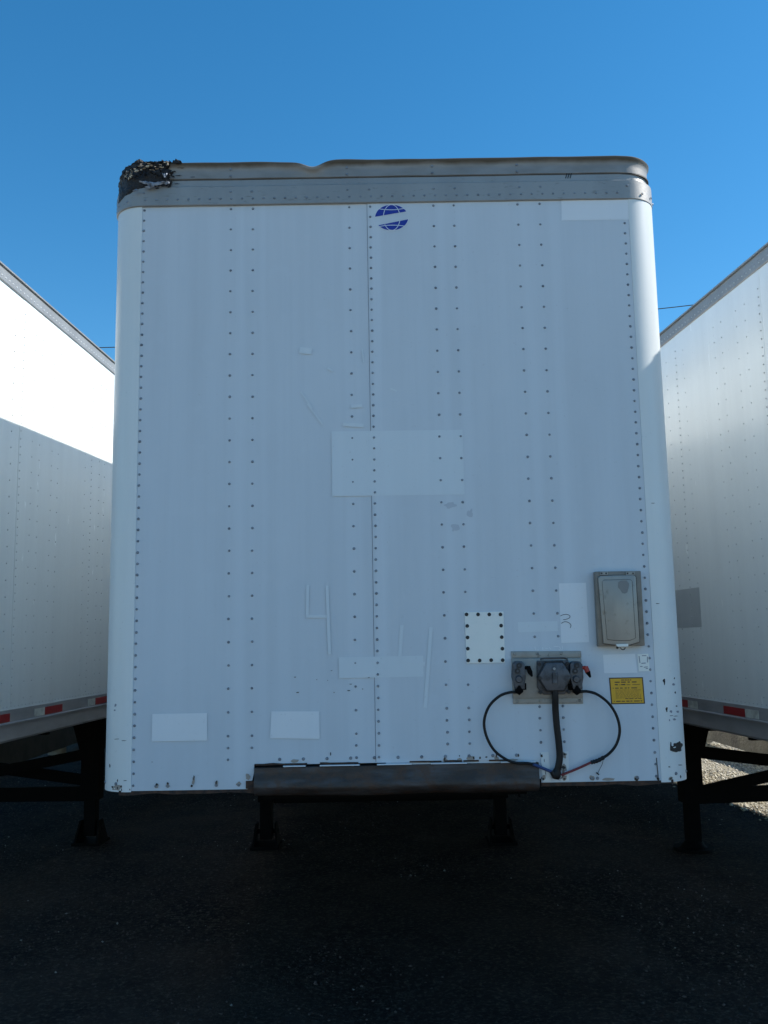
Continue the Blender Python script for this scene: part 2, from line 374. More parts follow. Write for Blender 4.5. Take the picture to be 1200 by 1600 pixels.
def make_rear(root, zb, zt):
    tm, rm = wheel_meshes()
    for yy in (12.6, 13.85):
        a = MB(); a.tube([(-1.15, yy, .515), (1.15, yy, .515)], .06, 12); a.build('axle', mt_black, root, 40)
        for x in (-1.17, -.87, .87, 1.17):
            wh = link('wheel', tm, root, (x, yy, .515)); rr_ = link('rim', rm, wh); rr_.rotation_euler = (0, 0, 0 if x > 0 else math.pi)
    a = MB()
    for s_ in (-.5, .5): a.box((s_-.04, 11.6, .78), (s_+.04, 15.0, zb-.002))
    a.build('slider_frame', mt_black, root)
    for s_ in (-1, 1):
        a = MB(); a.box((s_*.62-.3, 15.0, .3), (s_*.62+.3, 15.012, zb-.01)); a.build('mud_flap', mt_rub, root)
        d = MB(); d.box((min(s_*.02, s_*1.24), LEN, zb+.02), (max(s_*.02, s_*1.24), LEN+.04, zt-.08)); dd = d.build('rear_door', mt_side, root)
        for k in (.35, .95):
            t = MB(); t.tube([(s_*k, LEN+.07, zb+.05), (s_*k, LEN+.07, zt-.1)], .014, 8); t.build('lock_rod', mt_rail, dd, 40)
        t = MB(); t.box((s_*1.05-.12, LEN+.04, zb-.06), (s_*1.05+.12, LEN+.07, zb+.02)); t.build('tail_light', mt_lamp, root)
    a = MB(); a.box((-1.15, LEN-.05, .45), (1.15, LEN+.05, .55)); a.bar((-.6, LEN, .5), (-.6, LEN-.1, zb), .08, .08); a.bar((.6, LEN, .5), (.6, LEN-.1, zb), .08, .08)
    a.build('bumper', mt_steel, root)
def make_shell(root, zb, zt, rail_h, dense0, period, rivet_mat=None):
    """side walls in single sheets, bottom and top rails, roof and floor; zb bottom, zt roof"""
    w0 = zb+rail_h; w1 = zt-.10
    pm = {}
    for s_ in (-1, 1):
        y = RC+.25; k = 0
        joints = []
        d = dense0
        while d < y+.2: d += period
        while d < LEN-.2: joints.append(d); d += period
        joints.append(LEN)
        for j in joints:
            L_ = round(j-y, 4); o = .0015*(k % 2)
            key = (L_, s_)
            if key not in pm:
                a = MB(); x0, x1 = sorted((s_*W, s_*(W-.02))); a.box((x0, 0, w0-.01), (x1, L_, w1+.01)); pm[key] = a.mesh('side_panel', mt_side)
            link('side_panel', pm[key], root, (s_*o, y, 0)); y = j; k += 1
        path = [(s_*W, RC+.25, s_, 0), (s_*W, LEN, s_, 0)]
        a = MB()
        a.sweep(path, [(.004, zb), (.010, zb+.012), (.008, zb+rail_h*.53), (.024, zb+rail_h*.55), (.024, zb+rail_h*.59),
                       (.010, zb+rail_h*.61), (.012, zb+rail_h), (-.03, zb+rail_h), (-.03, zb)])
        a.build('bottom_rail', mt_rail, root, 25)
        a = MB()
        a.sweep(path, [(.006, w1), (.010, w1+.006), (.010, zt-.022), (.004, zt-.020), (.004, zt-.014), (.020, zt-.012), (.020, zt-.002), (-.02, zt-.002), (-.02, w1)])
        a.build('top_rail', mt_alu, root, 25)
        a = MB(); ys_ = list(joints[:-1])
        nr = Vector((s_, 0, 0))
        for d in [dense0]+ys_ if dense0 > RC+.3 else ys_:
            n_ = int((w1-w0-.05)/.0508)
            for i in range(n_): a.dome((s_*(W+.002), d+.02, w0+.04+i*.0508), nr, .0055, .0035, 5)
            for off in (-.105, .19, .30, .50, .605):
                for i in range(n_//2): a.dome((s_*W, d+off, w0+.06+i*.1016), nr, .0055, .004, 5)
        yy = RC+.28
        while yy < LEN-.05:
            a.dome((s_*W, yy, w0+.018), nr, .005, .004, 5); a.dome((s_*(W+.010), yy, w1+.03), nr, .006, .004, 5); yy += .0508
        a.build('side_rivets', rivet_mat or mt_rivet3, root, stuff=True)
    a = MB(); n = 12
    xs_ = [-W+.02+(2*W-.04)*i/n for i in range(n+1)]
    P = [(x, zt-.004+.014*(1-(x/W)**2)) for x in xs_]+[(x, zt-.03) for x in reversed(xs_)]
    a.prism([(q[0], q[1]) for q in reversed(P)], .10, LEN); a.build('roof', mt_roof, root)
    a = MB(); a.box((-W+.035, .15, zb+.075), (W-.035, LEN-.01, zb+.15)); a.build('floor', mt_under, root)
    cm_ = MB(); cm_.box((-W+.04, -.02, 0), (W-.04, .02, .10)); cm = cm_.mesh('crossmember', mt_black)
    yy = 1.9
    while yy < 11.5: link('crossmember', cm, root, (0, yy, zb-.026)); yy += .6
def make_gear(root, zb, yg, xl, xr, round_foot=False, extra_w=.0):
    top = zb-.002
    for x in (xl, xr):
        sgn = -1 if x < 0 else 1
        a = MB(); hw = .064+extra_w
        a.box((x-hw, yg-.065, .36), (x+hw, yg+.065, top))
        a.box((x-.050, yg-.05, .06), (x+.050, yg+.05, .40))
        leg = a.build('landing_leg', mt_black, root, bevel=.006)
        p = MB()
        if round_foot:
            p.tube([(x, yg, -.005), (x, yg, .02)], .155, 24); p.tube([(x, yg, .02), (x, yg, .075)], [.10, .055], 20)
        else:
            p.box((x-.12, yg-.13, -.005), (x+.12, yg+.13, .02))
            for s_ in (-1, 1):
                p.add([(x+s_*.105, yg-.12, .02), (x+s_*.105, yg+.12, .02), (x+s_*.085, yg+.05, .19), (x+s_*.085, yg-.05, .19),
                       (x+s_*.09, yg-.12, .02), (x+s_*.09, yg+.12, .02), (x+s_*.07, yg+.05, .19), (x+s_*.07, yg-.05, .19)],
                      [(0,1,2,3),(7,6,5,4),(0,4,5,1),(1,5,6,2),(2,6,7,3),(3,7,4,0)])
            p.tube([(x-.10, yg, .12), (x+.10, yg, .12)], .018, 10)
        p.build('foot_pad', mt_black, leg, 40)
        a = MB(); k_ = -sgn                       # tapering plate widening inboard at the top
        q = [(x-k_*(hw+.02), top-.001), (x+k_*(hw+.11), top-.001), (x+k_*(hw+.012), top-.33), (x-k_*(hw+.004), top-.33)]
        a.add([(px_, yy_, pz_) for yy_ in (yg-.075, yg+.075) for px_, pz_ in q], [(0,1,2,3),(7,6,5,4),(0,4,5,1),(1,5,6,2),(2,6,7,3),(3,7,4,0)])
        a.build('gusset', mt_black, root)
    a = MB(); a.box((xl+.06, yg-.03, .345), (xr-.06, yg+.03, .465)); a.build('cross_tube', mt_black, root, bevel=.004)
    a = MB(); a.bar((xl+.05, yg+.045, .745), (xr, yg+.045, .50), .02, .095); a.build('diagonal_brace', mt_black, root)
    a = MB(); a.bar((xl+.05, yg-.045, .44), (xr, yg-.045, .75), .02, .09); a.build('diagonal_brace', mt_black, root)

# ------------------------------------------------------------------ MAIN TRAILER
ZB = 1.0444; ZT = 3.7285; ZR = 3.937
main = thing('semi_trailer', 'white box trailer seen square from the front with a torn black tarred roof corner', 'trailer', group='white box trailers parked side by side')
make_shell(main, ZB, ZR, .19, 1.5, 1.21)
make_rear(main, ZB, ZR)
make_gear(main, ZB, 3.77, -1.037, .90)
# front sheets, left one behind, right one lapped over it at the seam
SX = -.0741
def P(*uv, y=0.0): return [FP(u, v, y) for u, v in uv]
nlx = FP(397, 1215)[0]; nlz = FP(500, 1193.5)[1]; nrx = FP(845, 1200)[0]
def wob(x): return .0022*noise.noise(Vector((x*9, 3, 1)))
zb1 = ZB
left_poly = [(-SEAM, zb1), (nlx-.02, zb1-.001), (nlx-.008, zb1+.035), (nlx, zb1+.07), (nlx, nlz), (SX+.03, nlz), (SX+.03, ZT), (-SEAM, ZT)]
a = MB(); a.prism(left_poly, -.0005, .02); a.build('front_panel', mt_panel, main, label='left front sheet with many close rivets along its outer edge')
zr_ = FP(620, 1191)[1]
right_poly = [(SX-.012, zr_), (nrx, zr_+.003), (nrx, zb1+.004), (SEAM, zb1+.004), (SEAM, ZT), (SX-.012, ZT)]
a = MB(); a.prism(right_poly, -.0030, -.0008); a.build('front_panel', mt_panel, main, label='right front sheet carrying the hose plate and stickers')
a = MB(); a.prism([(SX+.03, zb1+.02), (SEAM, zb1+.02), (SEAM, ZT), (SX+.03, ZT)], .0, .018); a.build('front_backing', mt_panel, main)
for s_ in (-1, 1):
    pth = arc(s_, 12, .25)
    pth = [(pth[0][0]-s_*.004, 0, 0, -1)]+pth
    a = MB(); a.sweep(pth, rect_sec(ZB-.004, ZT+.01, .0055, .007))
    a.build('corner_post', mt_post, main, 35, label='left rounded corner post, clean and scuffed low down' if s_ < 0 else 'right rounded corner post with black scrapes near its foot')
a = MB(); a.tube([(SX-.0135, -.0008, nlz+.004), (SX-.0135, -.0008, ZT-.003)], .0011, 5); a.build('seam_shadow', mt_gprint, main)  # grey line drawn in for the thin shadow of the sheet lap
# gray lower bands
def corner_pull(x): return max(0, min(1, (x-1.10)/.16))
def band_z(x, y, o, z): return o-.004*corner_pull(x)*(1 if z < 3.821 else 3)+.0025*noise.noise(Vector((x*3, z*4, 2))), z+.0016*noise.noise(Vector((x*5, 9, z*3)))
a = MB(); a.sweep(front_path(n=90), [(.009, 3.7235), (.013, 3.727), (.012, 3.817), (.006, 3.822), (.0, 3.822), (.0, 3.7235)], band_z)
a.build('lower_head_rail', mt_alu, main, 40)
XB = FP(263, 285)[0]
a = MB(); a.sweep(front_path(x0=XB, n=80, left=False), [(-.003, 3.820), (.002, 3.822), (.0, 3.8545), (-.004, 3.8565), (-.012, 3.8565), (-.012, 3.820)], band_z)
a.build('upper_head_rail', mt_alu, main, 40)
xd = FP(490, 258)[0]
def lip_z(x, y, o, z):
    d = math.exp(-((x-xd)/.055)**2)*.030 + math.exp(-((x-xd+.09)/.12)**2)*.006 - math.exp(-((x-xd-.14)/.09)**2)*.004
    k = max(0, min(1, (z-3.862)/.06))
    q = .006*math.exp(-((x-xd)/.08)**2)
    left = max(0, min(1, (xd-x+.1)/.3))
    return o-.016*corner_pull(x)+q*k+.002*noise.noise(Vector((x*4, z, 2))), z-d*k-left*.002*k+.0015*noise.noise(Vector((x*6, 1, z)))
a = MB(); a.sweep(front_path(x0=XB-.01, n=160, left=False),
    [(.000, 3.858), (.006, 3.861), (.007, 3.890), (.008, 3.912), (.013, 3.921), (.018, 3.928), (.019, 3.935), (.015, 3.940), (.008, 3.943), (-.02, 3.943), (-.02, 3.858)], lip_z)
a.build('roof_lip', mt_lip, main, 40)
# thin dark sealant shadow gap between bands
a = MB(); a.sweep(front_path(x0=XB, n=60, left=False), rect_sec(3.8545, 3.8605, -.002, .02)); a.build('sealant_line', mt_bolt, main)
# pry marks on the strip
a = MB()
for u in (886, 889.5, 893):
    x0, z0 = FP(u, 270); x1, z1 = FP(u-2.5, 279); a.bar((x0, -.0025, z0), (x1, -.0025, z1), .004, .004)
a.build('gouge_mark', mt_bolt, main)

# tarred, torn roof corner
def tar_path():
    p = arc(-1, 14, .0)[::-1]
    p = [(-W, RC+.45-.03*i, -1, 0) for i in range(15)]+p
    p += [(-SEAM+(XB+.02+SEAM)*i/26, 0, 0, -1) for i in range(1, 27)]
    return p
tp = tar_path(); a = MB(); NZ = 16; vs = []
for i, (x, y, nx_, ny_) in enumerate(tp):
    f_ = max(0, min(1, (x+W)/(XB+W)))                   # 0 at the side, 1 at the inner end
    zl = 3.742+.085*min(1, f_*1.25)+.010*noise.noise(Vector((i*.35, 0, 5)))
    zh = 3.922+.022*min(1, f_*2.2)+.014*noise.noise(Vector((i*.45, 7, 5)))+.006*noise.noise(Vector((i*1.7, 2, 5)))
    if i < 15: zl = 3.735
    for j in range(NZ):
        t = j/(NZ-1); z = zl+(zh-zl)*t
        g_ = .35+.65*max(0, min(1, (t-.45)/.2))
        o = .012+.010*math.sin(t*math.pi)+g_*(.015*noise.noise(Vector((i*.33, z*34, 1)))+.010*noise.noise(Vector((i*.9, z*80, 8))))
        o += .008*(t > .75)
        o = o*(1-.5*(t < .08)) - .03*max(0, 1-f_*3)*t
        xe = x+(.028*noise.noise(Vector((z*60, 3, 3)))+.012*noise.noise(Vector((z*200, 1, 3)))-.008)*max(0, (i-len(tp)+6)/5)
        vs.append((xe+nx_*o, y+ny_*o, z))
    # roll onto the roof
    for k, (dx, dz) in enumerate([(.05, .008), (.16, .004)]):
        vs.append((x-nx_*dx, y-ny_*dx, zh+dz))
K = NZ+2
a.add(vs, [(i*K+j, (i+1)*K+j, (i+1)*K+j+1, i*K+j+1) for i in range(len(tp)-1) for j in range(K-1)])
tar = a.build('torn_corner', mt_tar, main, 60, label='crumpled roof corner smeared with black tar')
# chalky flakes and lumps of mastic in it
fl = MB(); lump = MB()
def chunk(mb, c, s, n=7):
    c = Vector(c); pts = []
    for _ in range(n): pts.append(c+Vector((R_.uniform(-1, 1)*s[0], R_.uniform(-1, 1)*s[1], R_.uniform(-1, 1)*s[2])))
    bm = bmesh.new(); [bm.verts.new(q) for q in pts]
    bmesh.ops.convex_hull(bm, input=bm.verts[:]); bm.verts.index_update()
    used = [v for v in bm.verts if v.link_faces]; idx = {v: i for i, v in enumerate(used)}
    mb.add([v.co[:] for v in used], [tuple(idx[v] for v in f.verts) for f in bm.faces]); bm.free()
for u, v, su, sv in [(195,273,2,4),(200,277,1.5,2),(198,269,1.5,3),(197.5,266,2,4),(203,270,2,5),(205,276,3,2),(204,265,1.5,3),(216,270,3.5,1.6),(222,268,1.5,1.2),(224,262,3,1.2),(227,266,3,1),(231,263,4,1.5),(237,262,3,1),(236,268,2,1),(240,268,4,1),(246,266,2.5,1),(253,264,3,.8),(260,257,2.5,1),(263,260,1,3),(212,266,2,1),(262,256,3,.8),(219,262,2,1),(233,259,3,.8),(244,263,2,.8),(252,260,2,.7)]:
    x, z = FP(u, v, -.03); s1 = su*.0040; s2 = sv*.0040
    yy = -.046 if x > -1.17 else -.046+(abs(x)-1.17)*.6
    for _ in range(2): chunk(fl, (x+R_.uniform(-.4, .4)*s1, yy, z+R_.uniform(-.3, .3)*s2), (s1*.8, .005, s2*.8))
fl.build('chalky_flakes', mt_flake, tar, stuff=True)
for i in range(60):
    t = R_.random(); x = -1.27+.29*t; z = 3.922+.016*min(1, t*4)+R_.uniform(-.010, .007)
    if t < .12: z -= (.12-t)*.45
    y = -.02 + (max(0, -1.17-x))*1.0
    chunk(lump, (x, y+R_.uniform(-.01, .03), z), (R_.uniform(.010, .026), .016, R_.uniform(.006, .011)), 12)
for i in range(70):
    chunk(lump, (R_.uniform(-1.24, -1.0), -.035+R_.uniform(0, .02), R_.uniform(3.86, 3.93)), (R_.uniform(.004, .012), .008, R_.uniform(.002, .006)))
lump.build('mastic_lumps', mt_tar, tar, stuff=True)
# peeled metal strips
for pts, w_ in [([(218,284),(228,286),(240,288),(252,286),(264,284)], 3.2), ([(227,293),(234,292),(242,292)], 2.4), ([(208,299),(213,297.5),(217,298)], 2.2), ([(254,272),(258,275),(262,272)], 3.4), ([(256,287),(261,286),(265,286)], 3)]:
    a = MB(); cc = bez([(*[FP(u, v, -.03)[0]], -.034, FP(u, v, -.03)[1]) for u, v in pts], 6); n = len(cc)
    vs = []
    for i, q in enumerate(cc):
        h = w_*.0031*(.35+.65*math.sin(math.pi*(i+.5)/n))*(1+.5*noise.noise(Vector((i*.8, w_, 0))))
        oy = .007*noise.noise(Vector((i*.7, 4, w_)))
        vs += [(q.x, q.y+oy, q.z-h), (q.x, q.y-.006+oy, q.z), (q.x, q.y+oy+.003, q.z+h)]
    a.add(vs, [(i*3+j, (i+1)*3+j, (i+1)*3+j+1, i*3+j+1) for i in range(n-1) for j in range(2)]); a.build('peeled_strip', mt_torn, tar, 80)

# tar scraped along the rails away from the corner
a = MB()
for (u, v, su, sv) in [(272,268,5,1.6),(279,274,6,1.0),(270,280,4,1.4),(284,262,7,1.2),(276,287,5,1.0),(296,259,9,1.0),(300,276.5,7,.6),(264,292,5,1.3),(246,294,6,1.2),(312,258,8,.7)]:
    yy = -.0145 if v > 288 else (-.0115 if v < 277 else -.0048); x, z = FP(u, v, yy); pts = []
    for k in range(14):
        t_ = 2*math.pi*k/14; q_ = .7+.8*noise.noise(Vector((math.cos(t_)*1.5+u, math.sin(t_)*1.5, v)))
        pts.append((x+math.cos(t_)*su*.003*q_, yy, z+math.sin(t_)*sv*.003*q_))
    a.add(pts+[(x, yy, z)], [(k, (k+1) % 14, 14) for k in range(14)])
a.build('tar_smear', mt_tar, main, stuff=True)
# rivets on the front
rv = MB(); N0 = (0, -1, 0)
def colriv(u, v, z0=None, step=.0508, z_stop=None, dbl=None, y=-.003):
    x = FP(u, v)[0]; z = ZT-.02 if z0 is None else z0
    zs = ZB+.02 if z_stop is None else z_stop
    while z > zs:
        rv.dome((x+R_.uniform(-.0008, .0008), y, z+R_.uniform(-.0008, .0008)), N0, .0062+R_.uniform(-.0006, .0006), .0042, 8)
        z -= step if (dbl is None or z > dbl) else step/2
zc = FP(600, 1113)[1]; zlow = FP(600, 1180)[1]
zrr = FP(900, 350)[1]
colriv(217.5, 750, y=-.0008)
colriv(358.5, 750, step=.1016, dbl=zc, y=-.0008, z_stop=FP(357, 1180)[1]-.02)
colriv(394.3, 750, step=.1016, dbl=zc, y=-.0008, z_stop=zlow-.0)
colriv(551, 718, step=.1016, dbl=zc, y=-.0008, z_stop=zlow-.02)
colriv(585.3, 750, z_stop=zlow-.01)
colriv(687.6, 716, step=.1016, dbl=zc+.03, z_stop=zlow-.0)
colriv(720.8, 716, step=.1016, dbl=zc+.03, z_stop=zlow-.0)
colriv(824.3, 715, step=.1016, z_stop=FP(830, 1010)[1])
colriv(860, 715, step=.1016, z_stop=FP(868, 1000)[1])
colriv(843.5, 1120, z0=FP(842, 1104)[1], z_stop=ZB+.01); colriv(880, 1120, z0=FP(878, 1103)[1], z_stop=ZB+.01)
colriv(996.5, 715, z0=zrr, step=.0508)
for u in range(437, 840, 37): rv.dome((FP(u, 1184)[0], -.003 if u > 590 else -.0008, nlz+.022), N0, .0075, .005, 8)
for u in (244, 262, 338, 373, 925, 934, 996): rv.dome((FP(u, 1226)[0], -.003 if u > 590 else -.0008, ZB+.018), N0, .0075, .005, 8)
for s_ in (-1, 1):
    for k in (3, 7):
        x, y, nx_, ny_ = arc(s_, 10, 0)[k]; rv.dome((x+nx_*.005, y+ny_*.005, ZB+.03), (nx_, ny_, 0), .008, .005, 8)
rv.build('front_rivets', mt_rivet, main, stuff=True)
rb = MB()
pth = arc(-1, 10, 0)[::-1]+arc(1, 10, 0)
x = -SEAM+.02; i = 0
zrow = 3.755; zrow2 = 3.790; zup = 3.90
while x < SEAM-.01:
    rb.dome((x, -.012, zrow), N0, .0065, .0035, 8); x += .0508
for s_ in (-1, 1):
    for k in (3, 6, 9):
        q = arc(s_, 10, 0)[k]; rb.dome((q[0]+q[2]*.012, q[1]+q[3]*.012, zrow), (q[2], q[3], 0), .0065, .0035, 8)
for u in (226, 361, 394, 543, 577, 677, 710, 811, 844, 979): rb.dome((FP(u, 297)[0], -.012, zrow2), N0, .0065, .0035, 8)
for u in (361, 542, 675, 807):
    for zz in (3.871, 3.905): rb.dome((FP(u, 265)[0], -.008, zz), N0, .007, .004, 8)
rb.build('rail_rivets', mt_rivet, main, stuff=True)

# unfaded patches where decals were peeled away
def sheet(name, mat, uv, y, parent=main, label=None):
    a = MB(); a.sheet([FP(u, v, y) for u, v in uv], y); return a.build(name, mat, parent, label=label)
PY = -.0038
sheet('unfaded_patch', mt_patch, [(877,311.5),(983,310),(983.5,343),(877.5,344.5)], PY, label='pale patch in the upper right corner')
sheet('unfaded_patch', mt_patch, [(238,1115.5),(323.5,1114),(324,1157),(237,1158.5)], PY, label='pale rectangle low on the left')
sheet('unfaded_patch', mt_patch, [(424,1111.5),(499,1111.5),(499.5,1154.5),(422,1153.5)], PY, label='pale rectangle above the left end of the steel edge')
sheet('unfaded_patch', mt_patch, [(873,911.5),(915.5,910.5),(920.5,1003.5),(877,1004.5)], PY, label='tall pale patch beside the document box')
sheet('unfaded_patch', mt_patch, [(942,1023),(992,1021.5),(996,1051),(944,1052)], PY, label='pale patch under the document box')
sheet('unfaded_patch', mt_faint, [(518,674),(722.5,671.5),(726,772.5),(519,775.5)], PY, label='large faint rectangle in the middle')
sheet('unfaded_patch', mt_faint, [(529,1027),(661,1024.5),(662,1057),(530,1060)], PY, label='faint strip low in the middle')
sheet('unfaded_patch', mt_faint, [(809,972),(871,970.5),(872,986),(810,988)], PY, label='faint strip left of the tall pale patch')
def stroke(mb, uv, w_, y):
    pts = [FP(u, v, y) for u, v in uv]
    for (x0, z0), (x1, z1) in zip(pts[:-1], pts[1:]):
        d = Vector((x1-x0, z1-z0)); l = d.length; n_ = Vector((-d.y, d.x))/l*w_/2
        mb.add([(x0-n_.x, y, z0-n_.y), (x1-n_.x, y, z1-n_.y), (x1+n_.x, y, z1+n_.y), (x0+n_.x, y, z0+n_.y)], [(0, 1, 2, 3)])
a = MB(); stroke(a, [(628,977),(624,1036)], .016, -.0044); stroke(a, [(624,1031.5),(664,1037.5)], .016, -.0047); stroke(a, [(673.5,980),(664.5,1106)], .016, -.0050)
a.build('number_ghost', mt_faint, main, label='faint ghost of a removed numeral four, right of the seam')
a = MB(); stroke(a, [(481,914),(480,962)], .013, -.0044); stroke(a, [(478,963),(514,963)], .013, -.0047); stroke(a, [(511,915),(515,1022)], .014, -.0050)
a.build('number_ghost', mt_faint, main, label='fainter ghost of a removed numeral four, left of the seam')
a = MB()
for uv, w_ in [([(480,631),(504,663)], .008), ([(468,547),(487,549)], .030), ([(470,612),(488,638)], .006), ([(548,635),(566,634)], .016), ([(536,663),(568,665)], .018), ([(610,607),(620,611)], .008), ([(512,575),(520,580)], .01), ([(566,545),(568,566)], .006)]: stroke(a, uv, w_, -.0041)
a.build('scuff_mark', mt_faint, main, stuff=True)

# round logo decal
def ell_chunks():
    """blue globe: ellipse cut by a pale slanting band, pale meridian lines over it"""
    cx, cz = FP(612, 340.5); _, zt_ = FP(611, 320.5); _, zb_ = FP(611, 360.5)
    rx, rz = .0785, (zt_-zb_)/2
    def band_top(x): xx = (x-cx); return cz+.0135+.17*xx
    def band_bot(x): xx = (x-cx); return cz-.0235+.20*xx
    up, lo = [], []
    n = 40
    top = [(cx+rx*math.cos(t), cz+rz*math.sin(t)) for t in [math.pi*i/n for i in range(n+1)]]
    top = [q for q in top if q[1] > band_top(q[0])]
    bot = [(cx+rx*math.cos(t), cz+rz*math.sin(t)) for t in [math.pi+math.pi*i/n for i in range(n+1)]]
    bot = [q for q in bot if q[1] < band_bot(q[0])]
    return cx, cz, rx, rz, top, bot, band_top, band_bot
cx, cz, rx, rz, top, bot, bt, bb = ell_chunks()
def outline(poly, s_):
    mx_ = sum(q[0] for q in poly)/len(poly); mz_ = sum(q[1] for q in poly)/len(poly)
    out = []
    for x_, z_ in poly:
        d = Vector((x_-mx_, z_-mz_)); d.normalize(); out.append((x_+d.x*s_, z_+d.y*s_*.8))
    return out
a = MB(); a.sheet(outline(top, .004), -.0041); a.sheet(outline(bot, .004), -.0041); logo = a.build('logo_decal', mt_wdec, main, label='round blue and white globe emblem below the head rail')
a = MB(); a.sheet(top, -.0046); a.sheet(bot, -.0046); a.build('globe_field', mt_blue, logo)
a = MB()
def poly_in(q): return ((q[0]-cx)/rx)**2+((q[1]-cz)/rz)**2 < 1.02 and (q[1] > bt(q[0]) or q[1] < bb(q[0]))
def lines(fn, t0, t1, n=60, w_=.0032):
    pr = None
    for i in range(n+1):
        q = fn(t0+(t1-t0)*i/n)
        if pr and poly_in(q) and poly_in(pr):
            d = Vector((q[0]-pr[0], q[1]-pr[1])); nn = Vector((-d.y, d.x)).normalized()*w_/2
            a.add([(pr[0]-nn.x, -.0051, pr[1]-nn.y), (q[0]-nn.x, -.0051, q[1]-nn.y), (q[0]+nn.x, -.0051, q[1]+nn.y), (pr[0]+nn.x, -.0051, pr[1]+nn.y)], [(0,1,2,3)])
        pr = q
lines(lambda t: (cx+rx*.50*math.cos(t), cz+rz*1.0*math.sin(t)), 0, 2*math.pi, 90)
lines(lambda t: (cx+rx*t, cz+rz*(.60+.16*t*t)), -1, 1)
lines(lambda t: (cx+rx*t, cz-rz*(.60+.16*t*t)), -1, 1)
a.build('globe_lines', mt_wdec, logo, stuff=True)

# bolted inspection cover
cv = MB(); cv.prism([FP(*q) for q in [(729,1036.5),(789,1035.5),(786.5,955.5),(725.5,956.5)]], -.0075, -.0035)
cv = cv.build('inspection_cover', mt_cover, main, bevel=.0008)
bm_ = MB(); bm_.dome((0, 0, 0), N0, .0085, .005, 10); bmesh_ = bm_.mesh('cover_rivet', mt_bolt)
for u, v in [(729,960),(747,960),(764.5,960),(782,960),(730,978),(783,977.5),(730.5,996),(784,995.5),(731,1013.5),(785,1013.5),(731.5,1032),(749.5,1032),(767.5,1031.5),(785.5,1031.5)]:
    x, z = FP(u, v, -.0075); link('cover_rivet', bmesh_, cv, (x, -.0075, z))

# document box
Y1 = -.045
db = MB(); db.prism([FP(*q, -.02) for q in [(933.5,1010),(1006,1009),(999.5,892.5),(928,893.5)]], -.040, -.0035)
db = db.build('document_box', mt_frame, main, bevel=.004, smooth=30)
a = MB(); a.prism([FP(*q, -.05) for q in [(943,1005.5),(960,1007.5),(985,1007.5),(999.5,1003),(993.5,901),(990,898.5),(938,899.5),(934.5,903)]], -.052, -.0401); a.build('box_lid', mt_box, db, bevel=.004, smooth=30)
a = MB(); a.prism([FP(*q, -.055) for q in [(949,999),(962,1000.5),(984,1000.5),(993,997),(987.5,908),(984.5,905.5),(944,906.5),(941,909)]], -.0545, -.0521); a.build('lid_panel', mt_box, db, bevel=.0012, smooth=30)
a = MB(); lp = [(949,999),(962,1000.5),(984,1000.5),(993,997),(987.5,908),(984.5,905.5),(944,906.5),(941,909),(949,999)]
a.tube([(FP(u, v, -.0522)[0], -.0522, FP(u, v, -.0522)[1]) for u, v in lp], .0016, 5)
lp = [(943,1005.5),(960,1007.5),(985,1007.5),(999.5,1003),(993.5,901),(990,898.5),(938,899.5),(934.5,903),(943,1005.5)]
a.tube([(FP(u, v, -.0402)[0], -.0402, FP(u, v, -.0402)[1]) for u, v in lp], .0022, 5); a.build('lid_seam', mt_bolt, db, stuff=True)
a = MB(); a.sheet([FP(*q, -.055) for q in [(976,927.5),(972,926.5),(969,921),(965.5,918),(966,910),(970,907),(979,907),(983,912),(982.5,918),(980,926)]], -.0552); a.build('worn_spot', mt_spot, db)
for u0, u1 in ((937.5, 949.5), (978, 991.5)):
    a = MB(); a.prism([FP(*q, -.045) for q in [(u0,898.5),(u1,898),(u1,893),(u0,893.5)]], -.047, -.0401)
    for uu in (u0+2.5, u1-2.5): x, z = FP(uu, 895.8, -.045); a.dome((x, -.047, z), N0, .0038, .003, 8, 1)
    a.build('hinge', [mt_galv, mt_bolt], db)
a = MB(); a.prism([FP(*q, -.05) for q in [(964.5,1010.5),(981,1010),(980.5,1006),(962,1006.5)]], -.060, -.0401)
a.tube([(FP(973, 1010, -.055)[0]+.010*math.cos(t), -.057, FP(973, 1013, -.055)[1]+.004+.010*math.sin(t)) for t in [math.pi+math.pi*i/8 for i in range(9)]], .002, 6, 1)
x, z = FP(965, 1012, -.05); a.dome((x, -.045, z), N0, .006, .01, 10, 1)
a.build('latch', [mt_cover, mt_bolt], db)

# labels
yl = sheet('warning_label', mt_ink, [(955,1100.5),(1008,1099.5),(1004.5,1058),(951.5,1059)][::1], -.0042, label='yellow warning label with black border and small print')
sheet('label_field', mt_yel, [(956.6,1098.8),(1006.2,1098),(1003,1059.6),(953.4,1060.6)], -.0047, yl)
a = MB(); b_ = MB()
def lerp_uv(s, t):
    x0 = 956.6+(1006.2-956.6)*s; x1 = 953.4+(1003-953.4)*s
    return x1+(x0-x1)*t, 1060.2+38.4*t-.8*s
def words(mb, t, spans, h):
    for s0, s1 in spans:
        q = [lerp_uv(s0, t+h/2), lerp_uv(s1, t+h/2), lerp_uv(s1, t-h/2), lerp_uv(s0, t-h/2)]
        mb.add([(FP(*k, -.0052)[0], -.0052, FP(*k, -.0052)[1]) for k in q], [(0,1,2,3)])
words(b_, .07, [(.34,.44),(.455,.52),(.535,.60),(.615,.66)], .055)
words(a, .155, [(.13,.29),(.33,.48),(.54,.61),(.67,.82)], .042); words(a, .255, [(.13,.23),(.33,.46)], .042); words(b_, .26, [(.27,.31),(.5,.62),(.68,.92)], .03)
words(a, .395, [(.06,.08),(.13,.24),(.285,.37),(.43,.50),(.53,.58),(.64,.82)], .036)
